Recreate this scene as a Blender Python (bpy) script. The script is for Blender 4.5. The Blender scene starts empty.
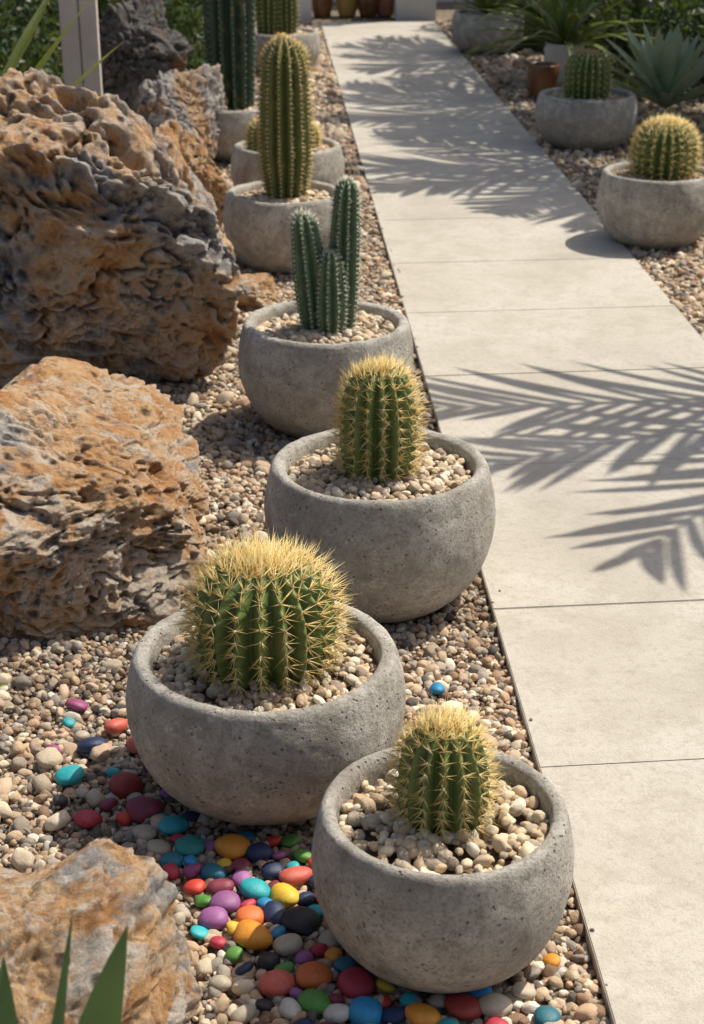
import bpy, math, numpy as np
from mathutils import Vector
rng=np.random.default_rng(11)
scene=bpy.context.scene
COL=scene.collection

# ------------------------------------------------------------ noise
def _h(i,j,k,seed):
    h=(i.astype(np.int64)*73856093)^(j.astype(np.int64)*19349663)^(k.astype(np.int64)*83492791)^(seed*2654435)
    h&=0xffffffff
    h=((h^(h>>15))*2246822519)&0xffffffff
    h=((h^(h>>13))*3266489917)&0xffffffff
    h^=h>>16
    return h/4294967296.0
def vnoise(p,seed=0):
    i=np.floor(p).astype(np.int64);f=p-i;f=f*f*f*(f*(f*6-15)+10)
    r=0
    for a in (0,1):
        for b in (0,1):
            for c in (0,1):
                wt=(f[:,0] if a else 1-f[:,0])*(f[:,1] if b else 1-f[:,1])*(f[:,2] if c else 1-f[:,2])
                r=r+wt*_h(i[:,0]+a,i[:,1]+b,i[:,2]+c,seed)
    return r*2-1
def fbm(p,o=5,seed=0,g=.5):
    r=0;a=1;s=0
    for k in range(o):
        r=r+a*vnoise(p*(2.03**k)+k*17.3,seed+k);s+=a;a*=g
    return r/s
def worley(p,seed=0):
    i=np.floor(p).astype(np.int64);f=p-i
    d1=np.full(len(p),9.);d2=np.full(len(p),9.)
    for a in (-1,0,1):
        for b in (-1,0,1):
            for c in (-1,0,1):
                I,J,K=i[:,0]+a,i[:,1]+b,i[:,2]+c
                q=np.stack([a+_h(I,J,K,seed),b+_h(I,J,K,seed+1),c+_h(I,J,K,seed+2)],1)-f
                d=np.sqrt((q*q).sum(1))
                d2=np.minimum(d2,np.maximum(d1,d));d1=np.minimum(d1,d)
    return d1,d2

# ------------------------------------------------------------ mesh helpers
def np_mesh(name,V,F,mat=None,smooth=True,parent=None,loc=None,attrs=None,link=True,ob_name=None):
    V=np.asarray(V,dtype=np.float32)
    me=bpy.data.meshes.new(name)
    if isinstance(F,np.ndarray):
        n,k=F.shape
        me.vertices.add(len(V));me.vertices.foreach_set('co',V.ravel())
        me.loops.add(n*k);me.loops.foreach_set('vertex_index',F.astype(np.int32).ravel())
        me.polygons.add(n);me.polygons.foreach_set('loop_start',np.arange(0,n*k,k,dtype=np.int32))
        try: me.polygons.foreach_set('loop_total',np.full(n,k,dtype=np.int32))
        except Exception: pass
        me.update(calc_edges=True)
    else:
        me.from_pydata(V.tolist(),[],F)
    if attrs:
        for an,(ty,arr) in attrs.items():
            at=me.attributes.new(an,ty,'POINT')
            at.data.foreach_set('value' if ty=='FLOAT' else 'vector',np.asarray(arr,dtype=np.float32).ravel())
    me.validate()
    if smooth: me.polygons.foreach_set('use_smooth',np.ones(len(me.polygons),dtype=bool))
    if mat: me.materials.append(mat)
    ob=bpy.data.objects.new(name,me)
    if link: COL.objects.link(ob)
    if loc is not None: ob.location=loc
    if parent: ob.parent=parent
    return ob
def ico(sub):
    import bmesh
    bm=bmesh.new();bmesh.ops.create_icosphere(bm,subdivisions=sub,radius=1)
    V=np.array([v.co[:] for v in bm.verts]);F=np.array([[v.index for v in f.verts] for f in bm.faces]);bm.free()
    return V,F
def grid_faces(nr,nc,wrap=True):
    r=np.arange(nr-1)[:,None];c=np.arange(nc if wrap else nc-1)[None,:];c2=(c+1)%nc
    return np.stack([(r*nc+c),(r*nc+c2),((r+1)*nc+c2),((r+1)*nc+c)],-1).reshape(-1,4)

# ------------------------------------------------------------ material helpers
class M:
    def __init__(s,name):
        s.m=bpy.data.materials.new(name);s.m.use_nodes=True;s.nt=s.m.node_tree
        s.b=s.nt.nodes['Principled BSDF'];s.co=s.nt.nodes.new('ShaderNodeTexCoord')
    def n(s,t,**k):
        x=s.nt.nodes.new(t)
        for a,v in k.items():
            if a in x.inputs.keys() : x.inputs[a].default_value=v
            else: setattr(x,a,v)
        return x
    def l(s,a,b): s.nt.links.new(a,b)
    def noise(s,scale,detail=6,rough=.6,vec=None,dist=0):
        x=s.nt.nodes.new('ShaderNodeTexNoise');x.inputs['Scale'].default_value=scale;x.inputs['Detail'].default_value=detail
        x.inputs['Roughness'].default_value=rough;x.inputs['Distortion'].default_value=dist
        s.l(vec or s.co.outputs['Object'],x.inputs['Vector']);return x.outputs['Fac']
    def vor(s,scale,feature='F1',out='Distance',vec=None):
        x=s.nt.nodes.new('ShaderNodeTexVoronoi');x.feature=feature;x.inputs['Scale'].default_value=scale
        s.l(vec or s.co.outputs['Object'],x.inputs['Vector']);return x.outputs[out]
    def ramp(s,fac,stops):
        x=s.nt.nodes.new('ShaderNodeValToRGB');e=x.color_ramp.elements
        while len(e)<len(stops): e.new(.5)
        for k,(p,c) in enumerate(stops):
            e[k].position=p;e[k].color=(c,c,c,1) if not hasattr(c,'__len__') else (*c,1)
        s.l(fac,x.inputs[0]);return x.outputs[0]
    def mix(s,f,a,b,mode='MIX'):
        x=s.nt.nodes.new('ShaderNodeMix');x.data_type='RGBA';x.blend_type=mode
        for sock,v in ((x.inputs[0],f),(x.inputs[6],a),(x.inputs[7],b)):
            if hasattr(v,'is_linked'): s.l(v,sock)
            elif hasattr(v,'__len__'): sock.default_value=(*v,1)
            else: sock.default_value=v
        return x.outputs[2]
    def math(s,op,a,b=0):
        x=s.nt.nodes.new('ShaderNodeMath');x.operation=op
        for sock,v in ((x.inputs[0],a),(x.inputs[1],b)):
            if hasattr(v,'is_linked'): s.l(v,sock)
            else: sock.default_value=v
        return x.outputs[0]
    def bump(s,h,strength=.5,dist=.01,prev=None):
        x=s.nt.nodes.new('ShaderNodeBump');x.inputs['Strength'].default_value=strength;x.inputs['Distance'].default_value=dist
        s.l(h,x.inputs['Height'])
        if prev is not None: s.l(prev,x.inputs['Normal'])
        s.l(x.outputs[0],s.b.inputs['Normal']);return x.outputs[0]
    def base(s,c):
        if hasattr(c,'is_linked'): s.l(c,s.b.inputs['Base Color'])
        else: s.b.inputs['Base Color'].default_value=(*c,1)
    def rough(s,r): s.b.inputs['Roughness'].default_value=r

def mat_concrete():
    m=M('cast_concrete')
    oi=m.n('ShaderNodeObjectInfo')
    va=m.n('ShaderNodeVectorMath');va.operation='ADD';m.l(m.co.outputs['Object'],va.inputs[0]);m.l(oi.outputs['Location'],va.inputs[1]);V=va.outputs[0]
    a=m.noise(8,9,.74,V,.4);b=m.noise(28,8,.80,V);c=m.noise(170,3,.65,V);d=m.noise(3.4,6,.65,V,1.2)
    col=m.ramp(a,[(.32,(.28,.255,.21)),(.46,(.44,.41,.355)),(.56,(.53,.50,.44)),(.68,(.66,.63,.565))])
    col=m.mix(m.ramp(d,[(.40,.55),(.56,0.)]),col,(.29,.265,.22))
    col=m.mix(m.ramp(b,[(.38,.8),(.50,0.)]),col,(.27,.245,.205))
    col=m.mix(m.ramp(b,[(.55,0.),(.66,.65)]),col,(.69,.66,.595))
    col=m.mix(m.ramp(c,[(.34,.6),(.5,0)]),col,(.20,.18,.15))
    pit=m.vor(85,vec=V);pr=m.vor(85,'F1','Color',vec=V)
    pm=m.math('MULTIPLY',m.ramp(pit,[(.10,1.),(.26,0.)]),m.ramp(pr,[(.63,0.),(.67,1.)]))
    p2=m.math('MULTIPLY',m.ramp(m.vor(32,vec=V),[(.06,1.),(.13,0.)]),m.ramp(m.vor(32,'F1','Color',vec=V),[(.64,0.),(.68,1.)]))
    pm=m.math('MAXIMUM',pm,p2)
    col=m.mix(m.math('MULTIPLY',pm,.6),col,(.13,.11,.09))
    m.base(col);m.rough(.9)
    h=m.math('SUBTRACT',m.math('ADD',m.math('MULTIPLY',b,1.5),m.math('MULTIPLY',c,.5)),pm)
    m.bump(h,.9,.006);return m.m
def mat_path():
    m=M('pale_paving')
    a=m.noise(2.2,8,.62,dist=.5);b=m.noise(11,8,.78);c=m.noise(230,3,.65);d=m.noise(45,5,.7)
    col=m.ramp(a,[(.3,(.41,.37,.305)),(.5,(.49,.45,.38)),(.72,(.55,.515,.45))])
    col=m.mix(m.ramp(b,[(.38,.6),(.52,0)]),col,(.37,.33,.265))
    col=m.mix(m.ramp(d,[(.36,.45),(.48,0)]),col,(.33,.29,.235))
    col=m.mix(m.ramp(c,[(.3,.4),(.48,0)]),col,(.27,.235,.19))
    col=m.mix(m.ramp(m.vor(42),[(.04,.6),(.09,0.)]),col,(.23,.20,.16))
    m.base(col);m.rough(.75);m.bump(m.math('ADD',b,c),.45,.003);return m.m
def mat_boulder(name,rust,cream,s=1.,dark=1.):
    m=M(name)
    a=m.noise(2.3*s,9,.62,dist=.8);b=m.noise(7.*s,10,.74,dist=.6);c=m.noise(34,8,.78)
    grey=m.ramp(b,[(.32,(.10,.088,.084)),(.42,(.27,.245,.23)),(.54,(.45,.42,.39)),(.68,(.64,.60,.55))])
    warm=m.ramp(b,[(.30,(.24,.095,.03)),(.42,(.58,.28,.095)),(.54,(.67,.42,.21)),(.70,(.72,.59,.42))])
    f=m.ramp(a,[(.62-rust*.3-.03,0.),(.62-rust*.3+.03,1.)])
    col=m.mix(f,grey,warm)
    d=m.noise(4.3*s,8,.72,dist=1.4)
    col=m.mix(m.math('MULTIPLY',m.ramp(d,[(.50,0.),(.57,1.)]),cream),col,(.71,.64,.54))
    e=m.noise(5.1*s,9,.78,dist=1.)
    col=m.mix(m.math('MULTIPLY',m.ramp(e,[(.57,0.),(.61,1.)]),.75),col,(.19,.17,.16) if rust<1.3 else (.36,.15,.06))
    col=m.mix(m.ramp(c,[(.36,.75),(.48,0.)]),col,(.10,.065,.04))
    vp=m.vor(24*1.,'F1','Distance');vc=m.vor(24*1.,'F1','Color')
    ves=m.math('MULTIPLY',m.ramp(vp,[(.16,1.),(.34,0.)]),m.ramp(vc,[(.46,0.),(.52,1.)]))
    vk=m.ramp(m.noise(5,4,.6),[(.42,0.),(.52,1.)]);ves=m.math('MULTIPLY',ves,vk)
    col=m.mix(m.math('MULTIPLY',ves,.85),col,(.06,.04,.03))
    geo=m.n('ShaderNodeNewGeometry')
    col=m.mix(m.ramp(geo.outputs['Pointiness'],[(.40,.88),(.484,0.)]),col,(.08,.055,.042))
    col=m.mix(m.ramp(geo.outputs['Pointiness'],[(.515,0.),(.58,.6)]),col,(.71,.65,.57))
    if dark<1: col=m.mix(1.,col,(dark,dark,dark),'MULTIPLY')
    m.base(col);m.rough(.9)
    h=m.math('SUBTRACT',m.math('MULTIPLY',c,1.2),m.math('MULTIPLY',ves,1.3))
    n1=m.bump(h,1.,.02);m.bump(m.noise(120,5,.8),.6,.005,n1);return m.m
def mat_pebble(name,rough=.75,var=.35,bump=.3):
    m=M(name)
    at=m.n('ShaderNodeAttribute');at.attribute_type='INSTANCER';at.attribute_name='pcol'
    nz=m.noise(1.6,5,.7)
    col=m.mix(m.ramp(nz,[(.35,var),(.6,0.)]),at.outputs['Color'],(.55,.5,.45),'MULTIPLY')
    m.base(col);m.rough(rough);m.bump(m.noise(6,5,.7),bump,.08);return m.m
def mat_ground():
    m=M('gravel_ground')
    v=m.vor(60,'F1','Color');d=m.vor(60)
    sx=m.n('ShaderNodeSeparateColor');m.l(v,sx.inputs[0])
    col=m.ramp(sx.outputs[0],[(0.,(.13,.095,.065)),(.3,(.27,.195,.13)),(.55,(.34,.26,.185)),(.8,(.2,.175,.145)),(1.,(.45,.38,.29))])
    col=m.mix(m.ramp(d,[(.2,0.),(.7,.8)]),col,(.08,.057,.04))
    m.base(col);m.rough(.95);m.bump(m.math('SUBTRACT',1.,d),1.,.01);return m.m
def mat_leaf(name,c1,c2,scale=3.,rough=.5,tip=None):
    m=M(name);a=m.noise(scale,4,.6)
    col=m.ramp(a,[(.35,c1),(.65,c2)])
    m.base(col);m.rough(rough)
    tr=m.n('ShaderNodeBsdfTranslucent');m.l(m.mix(.5,col,(.3,.4,.05)),tr.inputs['Color'])
    ms=m.n('ShaderNodeMixShader');ms.inputs[0].default_value=.18
    m.l(m.b.outputs[0],ms.inputs[1]);m.l(tr.outputs[0],ms.inputs[2])
    m.l(ms.outputs[0],m.nt.nodes['Material Output'].inputs['Surface']);return m.m
def mat_cactus(name,lo,hi):
    m=M(name);at=m.n('ShaderNodeAttribute');at.attribute_name='rib'
    col=m.mix(at.outputs['Fac'],lo,hi)
    col=m.mix(m.ramp(m.noise(30,5,.6),[(.35,.4),(.6,0.)]),col,(lo[0]*.8,lo[1]*.8,lo[2]*.7))
    col=m.mix(m.ramp(m.noise(14,6,.7),[(.54,0.),(.68,.45)]),col,(.28,.23,.08))
    m.base(col);m.rough(.5);m.bump(m.noise(120,3,.6),.25,.002);return m.m
def mat_plain(name,c,c2=None,scale=10,rough=.7,bump=.2):
    m=M(name);a=m.noise(scale,6,.65)
    m.base(m.ramp(a,[(.35,c),(.65,c2 or c)]));m.rough(rough);m.bump(m.noise(scale*6,4,.6),bump,.004);return m.m
def mat_spine(name,c1,c2):
    m=M(name);a=m.noise(60,2,.5)
    col=m.ramp(a,[(.35,c1),(.65,c2)]);m.base(col);m.rough(.45)
    tr=m.n('ShaderNodeBsdfTranslucent');m.l(col,tr.inputs['Color'])
    ms=m.n('ShaderNodeMixShader');ms.inputs[0].default_value=.35
    m.l(m.b.outputs[0],ms.inputs[1]);m.l(tr.outputs[0],ms.inputs[2])
    m.l(ms.outputs[0],m.nt.nodes['Material Output'].inputs['Surface']);return m.m

CONC=mat_concrete();PATH=mat_path();PEB=mat_pebble('gravel_stone');PAINT=mat_pebble('painted_stone',.5,.4,.15)
SOIL=mat_plain('potting_soil',(.12,.085,.06),(.22,.165,.11),40,.95,.8)
SP_Y=mat_spine('yellow_spines',(.88,.64,.19),(.93,.80,.42))
SP_W=mat_spine('pale_spines',(.75,.72,.58),(.85,.82,.7))
SP_G=mat_spine('golden_spines',(.68,.46,.13),(.88,.70,.30))
G_BAR=mat_cactus('barrel_flesh',(.028,.058,.014),(.20,.26,.055))
G_COL=mat_cactus('column_flesh',(.030,.056,.017),(.20,.235,.05))
G_BLU=mat_cactus('blue_column_flesh',(.025,.06,.032),(.13,.22,.10))
G_DRK=mat_cactus('dark_column_flesh',(.015,.035,.02),(.05,.10,.055))

# ------------------------------------------------------------ instanced stones
def stone_collection(name,mat,nvar,rough_amt,seed,flat=(1,.8,.6),pn=2.,facets=True):
    c=bpy.data.collections.new(name)
    V,F=ico(3)
    for k in range(nvar):
        P=V*1.0
        if pn!=2.: P=P/((np.abs(P)**pn).sum(1)**(1/pn))[:,None]
        r=1+rough_amt*fbm(V*(1.1 if facets else .8)+k*7.7+seed,3 if facets else 1,seed+k)
        R=np.random.default_rng(seed+k)
        if facets:
            for _ in range(int(9*rough_amt/.25)):
                n=R.normal(size=3);n/=np.linalg.norm(n);h=R.uniform(.72,.95)
                d=(P*r[:,None])@n
                over=np.maximum(d-h,0);P=P-(over*.8)[:,None]*n/np.maximum(r,.3)[:,None]
        P=P*r[:,None]
        P=P*np.array(flat)*np.array([1,R.uniform(.85,1.15),R.uniform(.85,1.15)])
        ob=np_mesh('%s_pebble_%d'%(name,k),P,F,mat,link=False)
        c.objects.link(ob)
    return c
C_GRAV=stone_collection('rough',PEB,7,.28,3)
C_PNT=stone_collection('smooth',PAINT,7,.20,40,(.98,.82,.60),2.25,False)
_ng={}
def scatter(name,P,rot,scl,col,idx,coll,parent=None,loc=None):
    me=bpy.data.meshes.new(name);n=len(P)
    me.vertices.add(n);me.vertices.foreach_set('co',np.asarray(P,dtype=np.float32).ravel())
    for an,ty,arr,key in (('prot','FLOAT_VECTOR',rot,'vector'),('pscl','FLOAT_VECTOR',scl,'vector'),('pcol','FLOAT_COLOR',col,'color'),('pidx','INT',idx,'value')):
        at=me.attributes.new(an,ty,'POINT')
        at.data.foreach_set(key,np.asarray(arr,dtype=np.int32 if ty=='INT' else np.float32).ravel())
    ob=bpy.data.objects.new(name,me);COL.objects.link(ob)
    if coll.name not in _ng:
        g=bpy.data.node_groups.new('place_'+coll.name,'GeometryNodeTree')
        g.interface.new_socket('Geometry',in_out='INPUT',socket_type='NodeSocketGeometry')
        g.interface.new_socket('Geometry',in_out='OUTPUT',socket_type='NodeSocketGeometry')
        gi=g.nodes.new('NodeGroupInput');go=g.nodes.new('NodeGroupOutput')
        ip=g.nodes.new('GeometryNodeInstanceOnPoints')
        ci=g.nodes.new('GeometryNodeCollectionInfo');ci.inputs['Collection'].default_value=coll
        ci.inputs['Separate Children'].default_value=True;ci.inputs['Reset Children'].default_value=True
        def na(nm,t):
            x=g.nodes.new('GeometryNodeInputNamedAttribute');x.data_type=t;x.inputs['Name'].default_value=nm
            return [o for o in x.outputs if o.enabled and o.name=='Attribute'][0]
        g.links.new(gi.outputs[0],ip.inputs['Points']);g.links.new(ci.outputs[0],ip.inputs['Instance'])
        ip.inputs['Pick Instance'].default_value=True
        g.links.new(na('pidx','INT'),ip.inputs['Instance Index'])
        g.links.new(na('prot','FLOAT_VECTOR'),ip.inputs['Rotation'])
        g.links.new(na('pscl','FLOAT_VECTOR'),ip.inputs['Scale'])
        g.links.new(ip.outputs[0],go.inputs[0]);_ng[coll.name]=g
    md=ob.modifiers.new('pebbles','NODES');md.node_group=_ng[coll.name]
    if parent: ob.parent=parent
    if loc is not None: ob.location=loc
    return ob
PAL=np.array([(.54,.395,.25),(.50,.335,.21),(.33,.285,.235),(.68,.57,.41),(.26,.16,.095),(.13,.11,.09),(.75,.69,.57),(.60,.435,.30),(.39,.32,.245),(.56,.455,.33)])
PALW=np.array([.17,.13,.13,.12,.12,.08,.05,.09,.08,.07]);PALW/=PALW.sum()
PALC=np.array([(.72,.595,.42),(.64,.495,.33),(.46,.345,.225),(.76,.68,.53),(.40,.305,.225),(.60,.435,.27)])
def rand_cols(n,pal=PAL,w=None):
    c=pal[rng.choice(len(pal),n,p=w)]*rng.uniform(.72,1.2,(n,1))
    return np.concatenate([np.clip(c,0,.9),np.ones((n,1))],1)

# ------------------------------------------------------------ layout (metres)
POTS=[ # X,Y,h,R
 ('A',.240,1.982,.260,.182),('B',-.021,2.452,.275,.228),('C',.228,3.185,.327,.233),('D',.153,4.28,.316,.229),
 ('E',.062,6.05,.295,.219),('F',.088,7.02,.29,.232),('G',-.17,8.19,.28,.25),('K',.117,11.1,.28,.24),
 ('H',1.56,6.33,.30,.222),('I',1.665,8.40,.28,.249),('J',1.62,12.0,.30,.25)]
PT={p[0]:p for p in POTS}
BOULD=[(-.72,4.85,.56,.52),(-.53,3.32,.50,.48),(-.40,1.68,.36,.32),(-.37,6.65,.2,.2),(-.42,7.9,.28,.25),(-.70,9.2,.42,.35)]

# ground sheet
np_mesh('ground',[(-60,-40,0),(60,-40,0),(60,80,0),(-60,80,0)],[[0,1,2,3]],mat_ground(),False)

# ------------------------------------------------------------ gravel
def gravel(name,x0,x1,y0,y1,sp,size,extra=.35,excl=True):
    nx=int((x1-x0)/sp);ny=int((y1-y0)/sp)
    gx,gy=np.meshgrid(np.arange(nx),np.arange(ny));P=np.stack([x0+(gx.ravel()+.5)*sp,y0+(gy.ravel()+.5)*sp],1)
    P+=rng.uniform(-.5,.5,P.shape)*sp
    P2=np.stack([rng.uniform(x0,x1,int(len(P)*extra)),rng.uniform(y0,y1,int(len(P)*extra))],1)
    lay=np.concatenate([np.zeros(len(P)),np.ones(len(P2))]);P=np.concatenate([P,P2])
    k=np.ones(len(P),bool)
    for p in POTS: k&=((P[:,0]-p[1])**2+(P[:,1]-p[2])**2)>(p[4]*.60)**2
    for b in BOULD: k&=(((P[:,0]-b[0])/(b[2]*.6))**2+((P[:,1]-b[1])/(b[3]*.6))**2)>1
    P=P[k];lay=lay[k];n=len(P)
    s=size*np.exp(rng.normal(0,.34,n));s=np.clip(s,size*.4,size*2.1)
    big=rng.random(n)<.03;s[big]*=1.7
    z=lay*size*.75+rng.uniform(-.3,.4,n)*size+.3*s
    P3=np.concatenate([P,z[:,None]],1)
    rot=np.stack([rng.normal(0,.45,n),rng.normal(0,.45,n),rng.uniform(0,6.28,n)],1)
    scl=s[:,None]*rng.uniform(.8,1.2,(n,3))
    pc=rand_cols(n,PAL,PALW)
    d=fbm(np.concatenate([P*2.2,np.zeros((n,1))],1),3,5)*.35+1
    pc[:,:3]*=d[:,None]
    return scatter(name,P3,rot,scl,pc,rng.integers(0,7,n),C_GRAV)
gravel('gravel',-1.0,.468,1.2,3.3,.0120,.0075,.4)
gravel('gravel',-1.3,.466,3.3,7.2,.0145,.0090,.25)
gravel('gravel',-1.7,.466,7.2,13.9,.022,.0145,.15)
gravel('gravel',1.424,2.6,3.6,8.2,.0165,.0105,.25)
gravel('gravel',1.424,3.6,8.2,13.9,.024,.0155,.15)
# strays kicked onto the edge of the paving
n=26;ey=rng.uniform(1.6,8,n);ex=np.where(rng.random(n)<.7,.472+rng.exponential(.006,n),1.418-rng.exponential(.008,n));ss=rng.uniform(.0025,.005,n)
scatter('stray_gravel',np.stack([ex,ey,.024+ss*.5],1),np.stack([0*ex,0*ex,rng.uniform(0,6,n)],1),ss[:,None]*np.ones((n,3)),rand_cols(n,PAL,PALW),rng.integers(0,7,n),C_GRAV)
# loose rock chips between the boulders
n=46;cx_=np.concatenate([rng.uniform(-.30,.02,26),rng.uniform(-.62,-.30,20)]);cy_=np.concatenate([rng.uniform(3.6,5.6,26),rng.uniform(2.15,2.85,20)]);ss=rng.uniform(.012,.030,n)
scatter('rock_chips',np.stack([cx_,cy_,.008+ss*.3],1),np.stack([rng.normal(0,.3,n),rng.normal(0,.3,n),rng.uniform(0,6,n)],1),ss[:,None]*rng.uniform(.8,1.2,(n,3)),rand_cols(n,PAL[[0,2,3,7,8,9]]),rng.integers(0,7,n),C_GRAV)

# ------------------------------------------------------------ walkway
def walkway():
    import bmesh
    joints=[-2.6,-1.7,-.6,.2,1.0,1.73,2.445,3.075,3.905,4.65,5.33,6.0,6.72,7.45,8.2,8.95,9.7,10.5,11.3,12.1,12.95,13.85]
    bm=bmesh.new()
    for a,b in zip(joints[:-1],joints[1:]):
        x0,x1,y0,y1=.468,1.42,a+.0011,b-.0011
        ta=.04 if a>-2.5 else 0;tb=.04 if b<13.8 else 0
        dz=rng.uniform(-.0008,.0008)
        vs=[bm.verts.new(c) for c in ((x0,y0,-.06),(x1,y0+ta,-.06),(x1,y1+tb,-.06),(x0,y1,-.06),(x0,y0,.024+dz),(x1,y0+ta,.024+dz),(x1,y1+tb,.024+dz),(x0,y1,.024+dz))]
        for f in ((3,2,1,0),(4,5,6,7),(0,1,5,4),(1,2,6,5),(2,3,7,6),(3,0,4,7)): bm.faces.new([vs[i] for i in f])
    bmesh.ops.bevel(bm,geom=[e for e in bm.edges if all(v.co.z>0 for v in e.verts)],offset=.0018,segments=2,affect='EDGES')
    me=bpy.data.meshes.new('paved_path');bm.to_mesh(me);bm.free();me.materials.append(PATH)
    ob=bpy.data.objects.new('paved_path',me);COL.objects.link(ob)
    g=np_mesh('joint_bed',[(.471,-2.59,.020),(1.417,-2.59,.020),(1.417,13.84,.020),(.471,13.84,.020)],[[0,1,2,3]],mat_plain('joint_sand',(.30,.26,.2),(.40,.35,.28)),False)
    g.parent=ob
walkway()

# ------------------------------------------------------------ boulders
def boulder(name,cx,cy,rx,ry,h,seed,mat,sub=7,amp=1.,cut=18,rotz=0.,pits=1.,crag=1.,shear=0.,back=0.,sp=1.3):
    V,F=ico(sub);R=np.random.default_rng(seed)
    r=np.full(len(V),1.3)
    for _ in range(cut):
        n=R.normal(size=3);n/=np.linalg.norm(n);hh=R.uniform(.70,1.0)
        d=V@n;q=np.where(d>.05,hh/np.maximum(d,.05),9.)
        r=np.minimum(r,q)
    P=V*r[:,None]
    W=P+.28*np.stack([fbm(P*1.3+k*11,4,seed+k) for k in range(3)],1)
    disp=.20*fbm(W*1.2,4,seed)
    t=fbm(W*1.5+4,4,seed+60)*4.5;fl=np.floor(t);fr=t-fl;fr=np.clip((fr-.5)*3.2+.5,0,1);disp+=.085*crag*((fl+fr)/4.5*2)
    t=fbm(W*3.6+8,4,seed+70)*4.;fl=np.floor(t);fr=t-fl;fr=np.clip((fr-.5)*4+.5,0,1);disp+=.03*crag*((fl+fr)/4.*2)
    rg=1-np.abs(fbm(W*2.3+2,5,seed+9,.55))*3.2;disp-=.08*crag*np.clip(rg,0,1)**4
    a1,_=worley(W*4.6+3,seed+5);mask=np.clip((fbm(W*2,3,seed+21)+.08)*4,0,1)
    disp-=.12*pits*mask*np.clip(1-a1/.42,0,1)**.7
    a2,_=worley(W*11+3,seed+6);mask2=np.clip((fbm(W*3,3,seed+31)+.14)*4,0,1)
    disp-=.055*pits*mask2*np.clip(1-a2/.42,0,1)**.8
    disp+=.028*fbm(W*9,5,seed+50,.65)
    P=P*(1+amp*disp)[:,None]
    c,s=math.cos(rotz),math.sin(rotz)
    P=P@np.array([[c,s,0],[-s,c,0],[0,0,1]])
    mx=np.abs(P[:,:2]).max(0);zt=P[:,2].max()
    P=P/np.array([mx[0],mx[1],zt])*np.array([rx,ry,h*.62]);P[:,2]+=h*.38
    P[:,2]=np.where(P[:,2]<0,P[:,2]*.25,P[:,2])
    P[:,0]-=shear*rx*np.clip(P[:,2]/h-.15,0,1)**sp
    P[:,1]+=back*ry*np.clip(P[:,2]/h-.1,0,1)
    return np_mesh(name,P,F,mat,loc=(cx,cy,-.01))
MB1=mat_boulder('grey_rust_rock',.46,.42);MB2=mat_boulder('orange_cream_rock',.68,.75,1.2);MB3=mat_boulder('cream_rock',.66,.9,1.5)
MB4=mat_boulder('orange_rock',1.4,.1,1.5);MB5=mat_boulder('dark_rock',.1,.1,1.,.35)
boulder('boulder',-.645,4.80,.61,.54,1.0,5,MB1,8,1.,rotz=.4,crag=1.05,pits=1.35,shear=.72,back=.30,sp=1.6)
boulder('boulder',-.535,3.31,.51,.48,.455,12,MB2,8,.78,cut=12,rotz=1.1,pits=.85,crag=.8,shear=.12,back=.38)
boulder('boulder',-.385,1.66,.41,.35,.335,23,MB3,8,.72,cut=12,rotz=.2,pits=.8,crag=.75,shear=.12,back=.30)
boulder('boulder',-.36,6.60,.22,.21,.50,31,MB4,7,.9)
boulder('boulder',-.43,7.9,.29,.25,.52,37,MB1,7,.9)
boulder('boulder',-.72,9.2,.42,.35,.78,44,MB5,7,1.)
boulder('boulder',-.10,5.55,.17,.12,.12,51,MB2,6,.8,pits=.5)
boulder('boulder',1.70,5.45,.11,.12,.15,57,MB3,5,.6,pits=.3)
boulder('boulder',-.58,2.40,.05,.045,.05,61,mat_boulder('red_rock',1.2,.0,3),5,.5,pits=.3)

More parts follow.
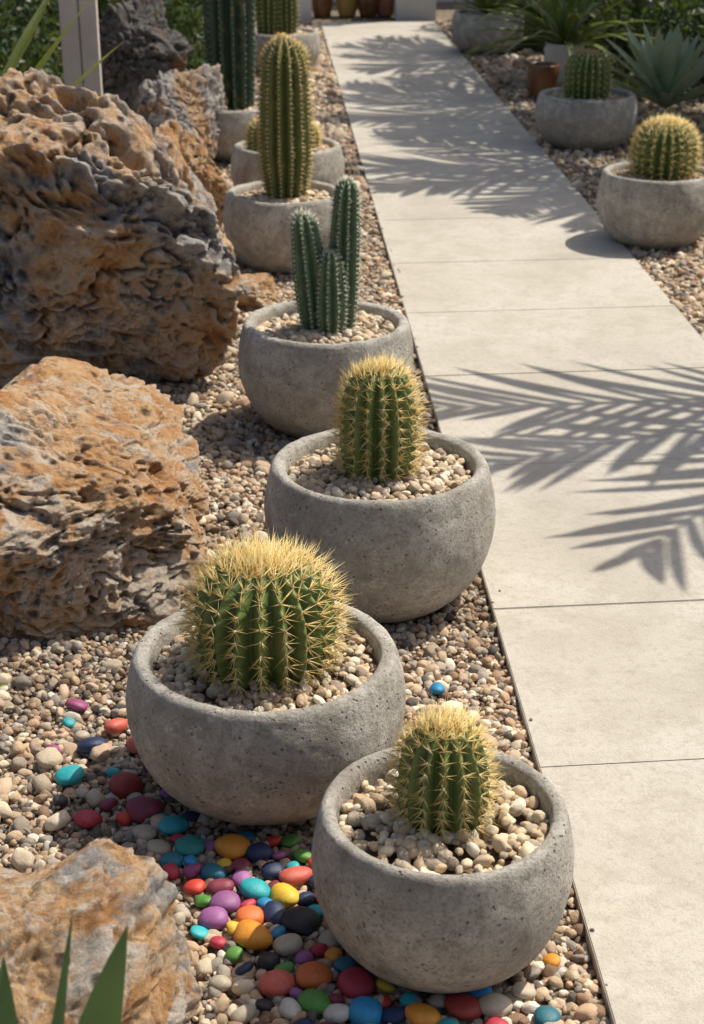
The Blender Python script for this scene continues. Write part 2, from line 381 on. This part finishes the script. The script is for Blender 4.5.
# ------------------------------------------------------------ planters
def chaikin(p,it=2):
    for _ in range(it):
        q=[p[0]]
        for a,b in zip(p[:-1],p[1:]): q+= [.75*a+.25*b,.25*a+.75*b]
        q.append(p[-1]);p=np.array(q)
    return p
PROF=np.array([(0,0),(.48,0),(.58,.02),(.72,.08),(.87,.18),(.985,.32),(1.05,.48),(1.075,.62),(1.065,.75),(1.04,.86),(1.015,.935),(.998,.975),(.968,1.0),(.925,1.0),(.885,.985),(.868,.955),(.86,.9),(.855,.6),(0,.6)])
def planter(key,pal=PALC,psize=.0095,gz=.033,mat=CONC,name='concrete_planter'):
    _,X,Y,h,R=PT[key]
    pr=chaikin(PROF,3);N=192;th=np.arange(N)/N*2*math.pi
    r=pr[:,0][:,None]*R;z=pr[:,1][:,None]*h
    P=np.stack([r*np.cos(th),r*np.sin(th),z+0*th],-1).reshape(-1,3)
    q=P*7+X*31+Y*17
    nn=fbm(q,3,7)+.45*fbm(q*6,3,9)
    rad=np.sqrt(P[:,0]**2+P[:,1]**2)[:,None]
    P[:,:2]*=1+.014*nn[:,None]*(rad>.01);P[:,2]+=(.004*fbm(q*.7+9,2,3)+.002*fbm(q*5,3,13))*(P[:,2]>.1)
    ob=np_mesh(name,P,grid_faces(len(pr),N),mat,loc=(X,Y,.002))
    zs=h-gz-.012;Ri=.872*R
    ph=np.arange(48)/48*2*math.pi
    np_mesh('soil',np.concatenate([[[0,0,zs]],np.stack([Ri*np.cos(ph),Ri*np.sin(ph),zs+0*ph],1)]),[[0,i+1,(i+1)%48+1] for i in range(48)],SOIL,False,ob)
    n=int(2.0*Ri*Ri/psize**2)
    rr=Ri*.985*np.sqrt(rng.random(n));a=rng.uniform(0,6.28,n)
    s=psize*np.exp(rng.normal(0,.28,n));rr=np.minimum(rr,Ri-s)
    hz=zs+.004+rng.uniform(0,.012,n)+.012*(1-(rr/Ri)**2)
    scatter('pot_gravel',np.stack([rr*np.cos(a),rr*np.sin(a),hz],1),np.stack([rng.normal(0,.5,n),rng.normal(0,.5,n),rng.uniform(0,6.28,n)],1),
        s[:,None]*rng.uniform(.8,1.2,(n,3)),rand_cols(n,pal),rng.integers(0,7,n),C_GRAV,ob)
    return ob,zs+.012

# ------------------------------------------------------------ cacti
def tube_spines(B,D,L,rad,curve=.0):
    n=len(B);up=np.where(np.abs(D[:,2:3])<.9,np.array([[0,0,1.]]),np.array([[1.,0,0]]))
    u=np.cross(D,up);u/=np.linalg.norm(u,axis=1,keepdims=True);v=np.cross(D,u)
    rows=[]
    for k in range(3):
        a=k*2.0944;rows.append(B+rad[:,None]*(math.cos(a)*u+math.sin(a)*v))
    tip=B+D*L[:,None]
    V=np.stack(rows+[tip],1).reshape(-1,3)
    o=(np.arange(n)*4)[:,None,None]
    F=(np.array([[0,1,3],[1,2,3],[2,0,3]])[None]+o).reshape(-1,3)
    return V,F
def cactus(name,loc,prof,nribs,depth,flesh,spmat,spacing,nsp,slen,srad,crown=0,phase=0.,lean=(0,0),parent=None,tub=.045,sharp=.5,cspan=.2):
    prof=np.array(prof,float)
    seg=np.sqrt((np.diff(prof,axis=0)**2).sum(1));S=np.concatenate([[0],np.cumsum(seg)])
    M_=max(60,int(S[-1]/.003));M_=min(M_,200)
    s=np.linspace(0,S[-1],M_);r=np.interp(s,S,prof[:,0]);z=np.interp(s,S,prof[:,1])
    N=nribs*10;th=np.arange(N)/N*2*math.pi+phase
    c=sharp*(1-np.abs(np.sin(nribs*(th-phase)/2))**1.1)+(1-sharp)*np.abs(np.cos(nribs*(th-phase)/2))
    wob=.025*np.sin(3*th+1+loc[1]*5)+.02*np.sin(2*th+loc[0]*9)
    bump=tub*(.5+.5*np.cos(2*math.pi*s/spacing))[:,None]*(c[None,:]**2)
    rr=r[:,None]*(1-depth*(1-c)[None,:]+bump+wob[None,:])
    P=np.stack([rr*np.cos(th),rr*np.sin(th),z[:,None]+0*th],-1)
    H=z.max();P[...,0]+=lean[0]*(P[...,2]/H)**1.5*H;P[...,1]+=lean[1]*(P[...,2]/H)**1.5*H
    rib=np.repeat(c[None,:],M_,0)*.85+.15*np.clip(z/H,0,1)[:,None]
    P=P*(1+.03*fbm(P.reshape(-1,3)*14+loc[0]*7,2,77).reshape(P.shape[:2]))[...,None]
    body=np_mesh(name,P.reshape(-1,3),grid_faces(M_,N),flesh,loc=loc,parent=parent,attrs={'rib':('FLOAT',rib.ravel())})
    B=[];D=[];L=[];Rd=[]
    dr=np.gradient(r,s);dz=np.gradient(z,s)
    Wp=[];
    for k in range(nribs):
        a=phase+2*math.pi*k/nribs+0.
        off=rng.uniform(.6,1.2)*spacing
        for sa in np.arange(off,S[-1]*.985,spacing):
            i=min(int(sa/S[-1]*(M_-1)+.5),M_-1)
            if r[i]<.012 and k%3: continue
            j=int(round((a-phase)/(2*math.pi)*N))%N
            p=P[i,j]
            ca,sa_=math.cos(a),math.sin(a)
            tn=np.array([dr[i]*ca,dr[i]*sa_,dz[i]]);tn/=np.linalg.norm(tn)
            nr=np.array([dz[i]*ca,dz[i]*sa_,-dr[i]]);nr/=np.linalg.norm(nr)
            sd=np.cross(tn,nr)
            Wp.append(p+nr*.001)
            tf=np.clip((z[i]/H-.75)*4,0,1)
            for q in range(nsp):
                an=rng.uniform(0,6.28);sp_=rng.uniform(.35,1.5) if q>1 else rng.uniform(0,.3)
                d=nr+sp_*(math.cos(an)*tn+math.sin(an)*sd)+np.array([0,0,.5*tf]);d/=np.linalg.norm(d)
                B.append(p-nr*.001);D.append(d);L.append(slen*rng.uniform(.55,1.1)*(1.0 if q>1 else 1.25));Rd.append(srad*rng.uniform(.7,1.1))
    for q in range(crown):
        i=int((1-rng.random()**1.4*cspan)*(M_-1));j=rng.integers(0,N);p=P[i,j]
        d=np.array([p[0]*6,p[1]*6,1.])+rng.normal(0,.6,3);d/=np.linalg.norm(d)
        B.append(p);D.append(d);L.append(slen*rng.uniform(.3,.9));Rd.append(srad)
    V,F=tube_spines(np.array(B),np.array(D),np.array(L),np.array(Rd))
    np_mesh('spines',V,F,spmat,False,body)
    IV,IF=ico(1);Wp=np.array(Wp);k=len(Wp);rw=srad*2.6
    V=(IV[None]*rw+Wp[:,None]).reshape(-1,3);F=(IF[None]+(np.arange(k)*len(IV))[:,None,None]).reshape(-1,3)
    np_mesh('areoles',V,F,SP_W,True,body)
    return body
def ball_prof(R,H,e=.85,base=.72,dip=.03):
    out=[];f0=-math.acos(min(base**(1/e),1))
    for f in np.linspace(f0,math.pi/2,70):
        r=R*max(math.cos(f),0)**e
        z=math.copysign(abs(math.sin(f))**e,math.sin(f))
        out.append((r,z))
    z0=out[0][1];out=[(r,(z-z0)/(1-z0)*H) for r,z in out]
    out=[(r,z-dip*H*math.exp(-(r/(.3*R))**2)) for r,z in out];out[-1]=(0.0005,out[-1][1]);return out
def col_prof(R,H,bulge=.08,taper=.85,base=.8):
    out=[]
    for t in np.linspace(0,1,60):
        z=t*(H-R*1.1);out.append((R*(base+(1-base)*min(1,t*3))*(1+bulge*math.sin(math.pi*t)*.5-(1-taper)*t**3),z))
    rt=out[-1][0]
    for f in np.linspace(.05,math.pi/2,24): out.append((max(rt*math.cos(f),.0005),H-R*1.1+R*1.1*math.sin(f)))
    return out

for k in 'ABCDEFGKHIJ':
    pal=PALC if k!='A' else np.array([(.76,.62,.42),(.68,.53,.34),(.78,.70,.54),(.56,.41,.25),(.48,.40,.30)])
    ob,zz=planter(k,pal,{'A':.0098,'B':.0086,'C':.0095}.get(k,.0105))
    X,Y=PT[k][1:3]
    if k=='A': cactus('barrel_cactus',(X+.000,Y+.005,zz-.006),ball_prof(.065,.176,.82,.74),14,.22,G_BAR,SP_Y,.018,12,.030,.0010,320,.1)
    if k=='B': cactus('barrel_cactus',(X-.002,Y+.0,zz-.012),ball_prof(.122,.220,.88,.66),19,.18,G_BAR,SP_Y,.022,12,.040,.0012,1000,.05)
    if k=='C': cactus('barrel_cactus',(X-.003,Y,zz-.008),ball_prof(.078,.254,.72,.78),15,.20,G_BAR,SP_Y,.021,12,.033,.0012,300,.15)
    if k=='D':
        b=cactus('columnar_cactus',(X+.046,Y,zz-.006),col_prof(.040,.435),9,.30,G_BLU,SP_W,.013,8,.015,.0009,80,0,(.03,0))
        for dx,dy,hh,rr,ln in ((-.074,-.01,.345,.045,(-.10,0)),(-.034,-.042,.25,.038,(-.0,0))):
            cactus('stem',(dx,dy,0),col_prof(rr,hh,.25),9,.30,G_BLU,SP_W,.013,8,.015,.0009,80,.3,ln,parent=b)
    if k=='E': cactus('columnar_cactus',(X+.008,Y,zz-.006),col_prof(.091,.60,.1,.9,.75),13,.26,G_COL,SP_G,.016,8,.022,.0016,360,.1)
    if k=='F':
        cactus('barrel_cactus',(X-.11,Y-.03,zz-.006),ball_prof(.06,.15,.8,.75),14,.2,G_BAR,SP_Y,.018,9,.03,.0014,260)
        cactus('barrel_cactus',(X+.09,Y+.05,zz-.006),ball_prof(.05,.12,.8,.75),14,.2,G_BAR,SP_Y,.018,9,.03,.0014,160)
    if k=='G': cactus('columnar_cactus',(X,Y,zz-.006),col_prof(.125,1.35,.05,.95,.9),13,.28,G_DRK,SP_W,.03,5,.012,.0008,50)
    if k=='H': cactus('barrel_cactus',(X+.02,Y,zz-.01),ball_prof(.122,.238,.86,.66),20,.16,G_BAR,SP_Y,.024,11,.036,.0017,800)
    if k=='I': cactus('barrel_cactus',(X,Y,zz-.01),ball_prof(.118,.26,.75,.72),20,.16,G_BAR,SP_G,.03,7,.02,.0015,160)
    if k=='K':
        cactus('columnar_cactus',(X+.03,Y,zz-.006),col_prof(.075,.42),12,.25,G_COL,SP_G,.03,5,.02,.0016,80)
        cactus('columnar_cactus',(X-.09,Y-.02,zz-.006),col_prof(.085,.7),12,.25,G_COL,SP_G,.03,5,.02,.0016,80)

# ------------------------------------------------------------ blade plants
def blade(base,az,el,L,W,droop,seg=9,fold=.25,curl=0.):
    a=np.array([math.cos(az),math.sin(az),0]);sd=np.array([-math.sin(az),math.cos(az),0])
    V=[];t=np.linspace(0,1,seg)
    for s in t:
        c=base+a*L*s*math.cos(el)+np.array([0,0,1])*(L*s*math.sin(el)-droop*L*s*s)+sd*curl*L*s*s
        w=W*(.55+1.2*s-.2*s*s)*(1-s**2.2)+.0006
        nz=np.array([0,0,1])*fold*w
        V+=[c-sd*w*.5+nz,c,c+sd*w*.5+nz]
    F=[]
    for i in range(seg-1):
        for j in (0,1):
            p=i*3+j;F.append([p,p+1,p+4,p+3])
    return np.array(V),np.array(F)
def join(parts):
    V=[];F=[];o=0
    for v,f in parts: V.append(v);F.append(f+o);o+=len(v)
    return np.concatenate(V),np.concatenate(F)
def rosette(name,loc,n,L,W,mat,droop=.35,el0=.15,el1=1.45,seed=0,fold=.3,parent=None):
    R=np.random.default_rng(seed);parts=[]
    for i in range(n):
        f=(i+.5)/n;el=el1+(el0-el1)*f**.8+R.normal(0,.06)
        parts.append(blade(np.array([0,0,.01+.03*(1-f)]),i*2.39996+R.normal(0,.1),el,L*(.75+.25*f)*R.uniform(.85,1.1),W*R.uniform(.85,1.1),droop*R.uniform(.5,1.3),9,fold,R.normal(0,.05)))
    V,F=join(parts);return np_mesh(name,V,F,mat,True,parent,loc)
AG=mat_leaf('agave_leaf',(.30,.38,.25),(.42,.49,.34),5);YU=mat_leaf('yucca_leaf',(.07,.12,.03),(.24,.29,.09),4)
DK=mat_leaf('dark_leaf',(.02,.045,.014),(.06,.10,.028),2.2);PL=mat_leaf('palm_leaf',(.05,.10,.03),(.09,.15,.04),3)
DK2=mat_leaf('olive_leaf',(.05,.065,.018),(.15,.14,.04),2.2);LG=mat_leaf('lime_leaf',(.20,.26,.06),(.36,.40,.12),4)
rosette('agave',(2.24,9.05,.08),36,.66,.085,AG,.12,.35,1.4,3)
rosette('agave',(2.85,8.55,0),30,.55,.08,AG,.12,.35,1.4,8)
rosette('yucca_plant',(1.92,10.5,.22),60,.9,.05,YU,.45,.25,1.45,5)
rosette('yucca_plant',(2.9,11.2,0),60,1.0,.05,YU,.4,.25,1.45,6)
rosette('agave',(PT['J'][1],PT['J'][2],.27),24,.4,.07,YU,.15,.3,1.4,10)
rosette('spider_plant',(-.62,2.72,0),9,.13,.018,LG,.3,.4,1.2,31)
def clump(name,bs,tips,mat,arch=.05):
    parts=[];bs=np.array(bs)
    for tx,ty,tz,W in tips:
        v=np.array([tx,ty,tz])-bs+np.array([0,0,arch]);Ln=np.linalg.norm(v)
        parts.append(blade(bs,math.atan2(v[1],v[0]),math.asin(v[2]/Ln),Ln,W,arch/Ln,14,.35))
    V,F=join(parts);return np_mesh(name,V,F,mat,True)
clump('agave',(-.30,1.13,0.),((-.155,1.31,.585,.095),(-.215,1.35,.570,.024),(-.285,1.33,.535,.075),(-.40,1.22,.5,.07),(-.20,1.0,.45,.06),(-.42,1.02,.48,.06),(-.1,1.1,.38,.055),(-.27,1.12,.42,.05)),
    mat_leaf('green_agave_leaf',(.06,.13,.04),(.14,.23,.07),6))
clump('yucca_plant',(-1.25,6.0,.05),((-.60,5.95,1.02,.075),(-.70,6.05,1.10,.09),(-.50,6.0,.86,.075),(-.76,5.9,.98,.09),(-.90,5.9,1.25,.08),(-1.1,6.1,1.35,.08),(-1.4,6.0,1.3,.07),(-1.6,5.9,1.1,.07),(-1.8,6.1,.8,.07),(-1.2,5.5,1.0,.07),(-1.3,6.6,1.1,.07),(-.8,6.4,1.0,.08),(-1.7,6.4,.9,.07),(-.95,5.7,1.08,.08),(-.66,5.8,.95,.07),(-.85,6.2,.86,.08)),LG,.22)

# small pots on the right and at the end of the walk
def simple_pot(name,X,Y,r0,r1,h,mat):
    pr=np.array([(0,0),(r0,0),(r0*1.15,h*.2),(r1,h*.7),(r1,h*.98),(r1*.97,h),(r1*.88,h),(r1*.86,h*.8),(0,h*.8)]);pr=chaikin(pr,1)
    N=40;th=np.arange(N)/N*6.28318
    P=np.stack([pr[:,0][:,None]*np.cos(th),pr[:,0][:,None]*np.sin(th),pr[:,1][:,None]+0*th],-1).reshape(-1,3)
    return np_mesh(name,P,grid_faces(len(pr),N),mat,loc=(X,Y,.002))
WH=mat_plain('white_glaze',(.62,.6,.56),(.7,.68,.64),6,.4);BR=mat_plain('brown_glaze',(.12,.055,.025),(.22,.10,.04),6,.25)
OC=mat_plain('ochre_glaze',(.38,.24,.06),(.46,.30,.09),8,.5);TC=mat_plain('terracotta',(.30,.13,.07),(.38,.18,.10),8,.8)
simple_pot('white_flower_pot',1.92,10.5,.10,.13,.27,WH)
simple_pot('brown_glazed_pot',1.68,9.9,.07,.10,.22,BR)
for i,(x,mt,nm) in enumerate(((.50,BR,'brown_glazed_pot'),(.72,OC,'ochre_pot'),(.90,BR,'brown_glazed_pot'),(1.05,TC,'terracotta_pot'))):
    simple_pot(nm,x,14.4+.04*(i%2),.07,.10,.20,mt)
    rosette('yucca_plant',(x,14.4+.04*(i%2),.17),18,.35,.04,[LG,YU,DK2,YU][i],.3,.3,1.4,60+i)

import bmesh
def box(bm,x0,x1,y0,y1,z0,z1):
    vs=[bm.verts.new(c) for c in ((x0,y0,z0),(x1,y0,z0),(x1,y1,z0),(x0,y1,z0),(x0,y0,z1),(x1,y0,z1),(x1,y1,z1),(x0,y1,z1))]
    for f in ((3,2,1,0),(4,5,6,7),(0,1,5,4),(1,2,6,5),(2,3,7,6),(3,0,4,7)): bm.faces.new([vs[i] for i in f])
def boxes(name,L,mat,bev=.006):
    bm=bmesh.new()
    for b in L: box(bm,*b)
    bmesh.ops.bevel(bm,geom=bm.edges[:],offset=bev,segments=2,affect='EDGES')
    me=bpy.data.meshes.new(name);bm.to_mesh(me);bm.free();me.materials.append(mat)
    ob=bpy.data.objects.new(name,me);COL.objects.link(ob);return ob
STUC=mat_plain('white_stucco',(.62,.61,.58),(.70,.69,.66),4,.9,.4)
boxes('stucco_wall',[(-6,-.1,15.6,15.8,-.1,1.9),(-6.03,-.07,15.57,15.83,1.905,1.97),(1.22,7,15.6,15.8,-.1,1.9),(1.19,7.03,15.57,15.83,1.905,1.97),(-.095,1.215,15.65,15.75,-.1,1.1)],STUC)
boxes('stucco_pillar',[(1.12,1.46,14.1,14.4,-.1,1.5),(1.09,1.49,14.07,14.43,1.505,1.56)],STUC)
boxes('stucco_planter_box',[(-.2,.4,13.95,14.3,-.05,.3)],STUC)
WD=mat_plain('weathered_wood',(.34,.25,.19),(.50,.41,.33),3,.9,.6)
boxes('pale_post',[(-1.00,-.91,8.2,8.3,-.1,1.5),(-.905,-.82,8.21,8.29,-.1,1.45)],mat_plain('bleached_wood',(.56,.48,.41),(.68,.61,.54),5,.9,.6),.004)

# ------------------------------------------------------------ shrubs
def shrub(name,c,rad,n,ls,mat,seed):
    R=np.random.default_rng(seed);rad=np.array(rad)
    d=R.normal(size=(n*2,3));d/=np.linalg.norm(d,axis=1,keepdims=True)
    rr=R.random(n*2)**.4
    P=d*rr[:,None];k=fbm(P*2.6+seed,2,seed)>-.08-.15*(1-rr);P=P[k][:n];n=len(P)
    P=P*(1+.22*fbm(P*1.8+5,2,seed+4))[:,None]*rad
    P[:,2]=np.abs(P[:,2]+rad[2]*.35)
    u=R.normal(size=(n,3))+P/rad*.9;u/=np.linalg.norm(u,axis=1,keepdims=True)
    v=np.cross(u,R.normal(size=(n,3)));v/=np.linalg.norm(v,axis=1,keepdims=True);w=np.cross(u,v)
    L=ls*R.uniform(.6,1.3,(n,1))
    V=np.stack([P,P+u*L*.5+v*L*.2+w*L*.05,P+u*L,P+u*L*.5-v*L*.2+w*L*.05],1).reshape(-1,3)
    F=np.arange(n*4).reshape(n,4)
    ob=np_mesh(name,V,F,mat,False,loc=c)
    parts=[blade(np.array([0,0,0.]),R.uniform(0,6.28),R.uniform(.7,1.4),rad[2]*1.1,.02,.1,5,.5) for _ in range(9)]
    SV,SF=join(parts);np_mesh('stems',SV,SF,WD,True,ob)
    return ob
sh=[((2.55,10.6,0),(.45,.4,.45),3000,.07,DK),((3.2,10.0,0),(.6,.5,.6),3500,.08,DK),((2.3,12.2,0),(.5,.5,.6),3000,.08,DK2),
    ((3.3,12.8,0),(.8,.6,1.0),5000,.09,DK),((2.2,13.6,0),(.6,.5,.9),4000,.08,DK),((-1.2,10.6,0),(.6,.5,.9),5000,.08,DK),
    ((-.7,12.2,0),(.7,.5,.9),5000,.08,DK),((-1.9,9.6,0),(.6,.6,1.0),4000,.08,DK2),((-.5,10.3,0),(.3,.3,.4),1800,.06,DK),
    ((-.9,14.2,0),(.6,.5,1.),4000,.08,DK),((2.1,9.9,0),(.25,.2,.2),1200,.05,DK2),((3.0,9.2,0),(.4,.3,.4),2500,.06,DK),
    ((-1.45,7.6,0),(.4,.4,.8),4000,.06,DK),((-1.35,8.9,0),(.35,.35,.9),4000,.06,DK)]
for i,(c,r,n,l,m_) in enumerate(sh): shrub('shrub',c,r,n,l,m_,100+i)

# ------------------------------------------------------------ palms (to the right of the walk, casting the shade)
def palm(name,X,Y,H,fr,L,seed,lw=.03,nl=32):
    R=np.random.default_rng(seed)
    N=20;zs=np.linspace(0,H,60);th=np.arange(N)/N*6.28318
    r=.075*(1-.25*zs/H)*(1+.06*((zs*14)%1))
    P=np.stack([r[:,None]*np.cos(th),r[:,None]*np.sin(th),zs[:,None]+0*th],-1).reshape(-1,3)
    tr=np_mesh(name,P,grid_faces(60,N),mat_plain('palm_bark',(.14,.1,.07),(.24,.18,.13),12,.95,.8),loc=(X,Y,0))
    parts=[]
    for az,el,dr,sc in fr:
        a=np.array([math.cos(az),math.sin(az),0]);sd=np.array([-math.sin(az),math.cos(az),0]);up=np.array([0,0,1.])
        LL=L*sc;c0=np.array([0,0,H])
        def pt(s): return c0+a*LL*s*math.cos(el)+up*(LL*s*math.sin(el)-dr*LL*s*s)
        parts.append(blade(c0,az,el,LL,.03,dr,12,.6))
        for i in range(nl):
            s=.16+.82*i/(nl-1)
            p=pt(s);tg=pt(s+.01)-p;tg/=np.linalg.norm(tg)
            for side in (-1,1):
                be=.85-.5*s+R.normal(0,.09)
                d=tg*math.cos(be)+side*sd*math.sin(be)-up*(.10+.22*R.random());d/=np.linalg.norm(d)
                l=LL*.40*(math.sin(math.pi*(.12+.80*s))**.7)*R.uniform(.7,1.15)
                aa=math.atan2(d[1],d[0]);ee=math.asin(d[2])
                parts.append(blade(p,aa,ee,l,lw,.12,5,.2))
    V,F=join(parts);np_mesh('fronds',V,F,PL,True,tr);return tr
palm('palm_tree',3.02,5.10,1.95,[(3.20,.22,.20,1.20),(3.52,.30,.25,1.16),(3.95,.2,.22,1.24),(4.22,.3,.26,1.18),(4.6,.3,.3,1.),(5.0,.3,.4,1.),(5.6,.4,.4,1.),(.2,.4,.4,1.),(.9,.5,.4,1.),(1.5,.6,.4,.7)],1.30,1,.044,16)
allf=[(i*.419+.2,.25+.30*((i*2)%3)/2,.42,1) for i in range(15)]
palm('palm_tree',3.25,8.70,2.4,[(a,e,d,1.18) for a,e,d,_ in allf],1.4,2,.05,24)
palm('palm_tree',3.30,10.5,2.7,[(a+.3,e,d,1.12) for a,e,d,_ in allf if not (a%6.283<1.2 or a%6.283>5.3)],1.45,3,.05,24)
palm('palm_tree',3.55,12.7,2.8,[(a+.5,e,d,1.12) for a,e,d,_ in allf if not (a%6.283<1.2 or a%6.283>5.3)],1.45,4,.05,24)

# ------------------------------------------------------------ painted pebbles (x mm, y mm, size, colour)
CC=dict(ma=(.36,.07,.20),co=(.72,.14,.09),na=(.02,.035,.10),te=(.02,.43,.47),dr=(.40,.04,.03),mr=(.28,.04,.07),cr=(.52,.035,.065),be=(.50,.42,.31),
 tg=(.03,.30,.26),dt=(.02,.17,.23),re=(.66,.05,.025),gr=(.11,.32,.05),pu=(.36,.12,.33),ye=(.84,.54,.03),ro=(.78,.18,.03),bk=(.03,.03,.035),wh=(.70,.65,.55),bl=(.015,.28,.54),
 **{'or':(.84,.33,.02)})
PX=[(-389,2722,12,'ma'),(-308,2636,15,'co'),(-341,2567,17,'na'),(-379,2468,15,'te'),(-274,2433,17,'dr'),(-301,2378,10,'mr'),(-331,2331,15,'cr'),(-231,2347,17,'mr'),(-179,2299,16,'te'),(-231,2287,13,'be'),(-206,2243,12,'be'),(-94,2228,19,'or'),(-148,2248,16,'tg'),(-41,2220,13,'na'),(-177,2213,11,'dt'),(-16,2253,9,'re'),(13,2254,10,'gr'),(-114,2169,15,'dt'),(-100,2128,12,'mr'),(-141,2133,11,'re'),(-124,2098,9,'gr'),(-64,2147,11,'pu'),(-41,2117,15,'te'),(-84,2088,15,'pu'),(21,2154,16,'co'),(4,2099,14,'ye'),(-15,2172,11,'na'),(-107,2052,14,'pu'),(-50,2059,13,'ro'),(-11,2052,13,'na'),(23,2035,18,'bk'),(-44,2002,17,'or'),(10,1976,15,'be'),(40,2095,9,'na'),(37,2207,11,'gr'),(69,2274,9,'be'),(-11,1890,15,'co'),(45,1905,17,'ro'),(91,1930,11,'dt'),(99,1878,18,'cr'),(45,1848,14,'gr'),(12,1839,10,'wh'),(79,1831,13,'wh'),(117,1825,15,'bl'),(153,1817,12,'na'),(193,1811,16,'or'),(257,1826,16,'dr'),(286,1859,12,'bl'),(314,2751,10,'bl'),(148,1882,9,'ye'),(-262,2569,12,'co'),(-386,2395,9,'bk'),(-69,2188,10,'mr'),(-73,2027,9,'ye'),(55,2190,9,'re'),(-160,2070,10,'be'),(-22,1947,11,'bk'),(-235,2500,10,'mr'),(403,1925,9,'or'),(303,1830,14,'be'),(352,1860,11,'be'),(374,1800,12,'dt'),(-140,2180,9,'ma'),(-18,2128,8,'mr'),(-130,2020,9,'te'),(-75,1965,9,'gr'),(60,2140,10,'na'),(-60,2265,9,'dt'),(-255,2395,9,'be'),(-200,2410,8,'pu'),(-370,2610,9,'be'),(-20,1790,12,'ro'),(-60,1830,11,'be'),(300,1780,12,'cr'),(-205,2160,10,'be'),(-160,2330,9,'na'),(70,1990,11,'be'),(55,1965,9,'cr'),(120,1790,9,'ye'),(-250,2120,11,'be'),(-420,2560,9,'ma'),(230,1790,10,'te'),
(-182,2180,9,'cr'),(-5,2010,9,'bl'),(-62,2085,8,'cr'),(-95,2200,8,'ye'),(-150,2205,8,'bl'),(18,2180,7,'te'),(-28,2088,8,'bl'),(50,2060,9,'te'),(62,2100,9,'ro'),(-300,2480,9,'te'),(-350,2420,8,'be'),(-265,2340,8,'re'),(-210,2335,8,'te'),(-165,2265,8,'cr'),(-120,2240,8,'pu'),(30,1960,9,'pu'),(0,1925,9,'gr'),(70,1960,8,'or'),(-60,1930,9,'na'),(-100,1995,8,'cr'),(20,1870,8,'pu'),(75,1855,8,'mr'),(140,1845,8,'re'),(180,1850,8,'te'),(225,1845,9,'be'),(-30,1850,9,'bk'),(-95,1900,9,'be'),(60,2235,8,'bl'),(-10,2215,8,'pu'),(-310,2560,8,'be'),(-400,2660,8,'te'),(25,1800,10,'na'),(60,1790,9,'mr')]
Pp=np.array([(p[0]/1000,p[1]/1000) for p in PX]);rr=np.array([p[2] for p in PX])*.00162
for _ in range(40):
    d=Pp[:,None]-Pp[None];L=np.sqrt((d**2).sum(-1))+1e-6;ov=np.clip((rr[:,None]+rr[None])*.93-L,0,None);np.fill_diagonal(ov,0)
    Pp+=((d/L[...,None])*ov[...,None]).sum(1)*.28
n=len(PX)
pcs=np.array([CC[p[3]] for p in PX]);pcs=pcs*rng.uniform(.82,1.08,(n,1));pcs=pcs*.96+.04*pcs.mean(1,keepdims=True)
scatter('painted_pebbles',np.concatenate([Pp,(.010+rr*.40)[:,None]],1),np.stack([rng.normal(0,.16,n),rng.normal(0,.16,n),rng.uniform(-1.,1.,n)],1),
    np.stack([rr*rng.uniform(1.0,1.15,n),rr*1.08,rr*rng.uniform(.9,1.15,n)],1),np.concatenate([pcs,np.ones((n,1))],1),rng.integers(0,7,n),C_PNT)

# ------------------------------------------------------------ light, sky, camera
S=Vector((.80,.46,1.40)).normalized()
sun=bpy.data.lights.new('sun','SUN');sun.energy=5.0;sun.angle=math.radians(.55);sun.color=(1,.935,.82)
so=bpy.data.objects.new('sun',sun);COL.objects.link(so);so.rotation_euler=S.to_track_quat('Z','Y').to_euler();so.location=(6,4,10)
wd=bpy.data.worlds.new('World');scene.world=wd;wd.use_nodes=True
nt=wd.node_tree;bg=nt.nodes['Background'];sk=nt.nodes.new('ShaderNodeTexSky');sk.sky_type='NISHITA';sk.sun_disc=False
sk.sun_elevation=math.asin(S.z);sk.sun_rotation=math.atan2(S.x,S.y);sk.dust_density=4.
nt.links.new(sk.outputs[0],bg.inputs[0]);bg.inputs[1].default_value=.11
cam=bpy.data.cameras.new('camera');co=bpy.data.objects.new('camera',cam);COL.objects.link(co)
cam.sensor_fit='VERTICAL';cam.sensor_height=36;cam.sensor_width=24.75;cam.lens=56.25;cam.clip_end=500
co.location=(0,0,1.6);co.rotation_euler=(math.radians(90-23.51),0,math.radians(-3.02))
cam.dof.use_dof=True;cam.dof.focus_distance=2.8;cam.dof.aperture_fstop=8
scene.camera=co
scene.view_settings.view_transform='Standard';scene.view_settings.look='None';scene.view_settings.exposure=0
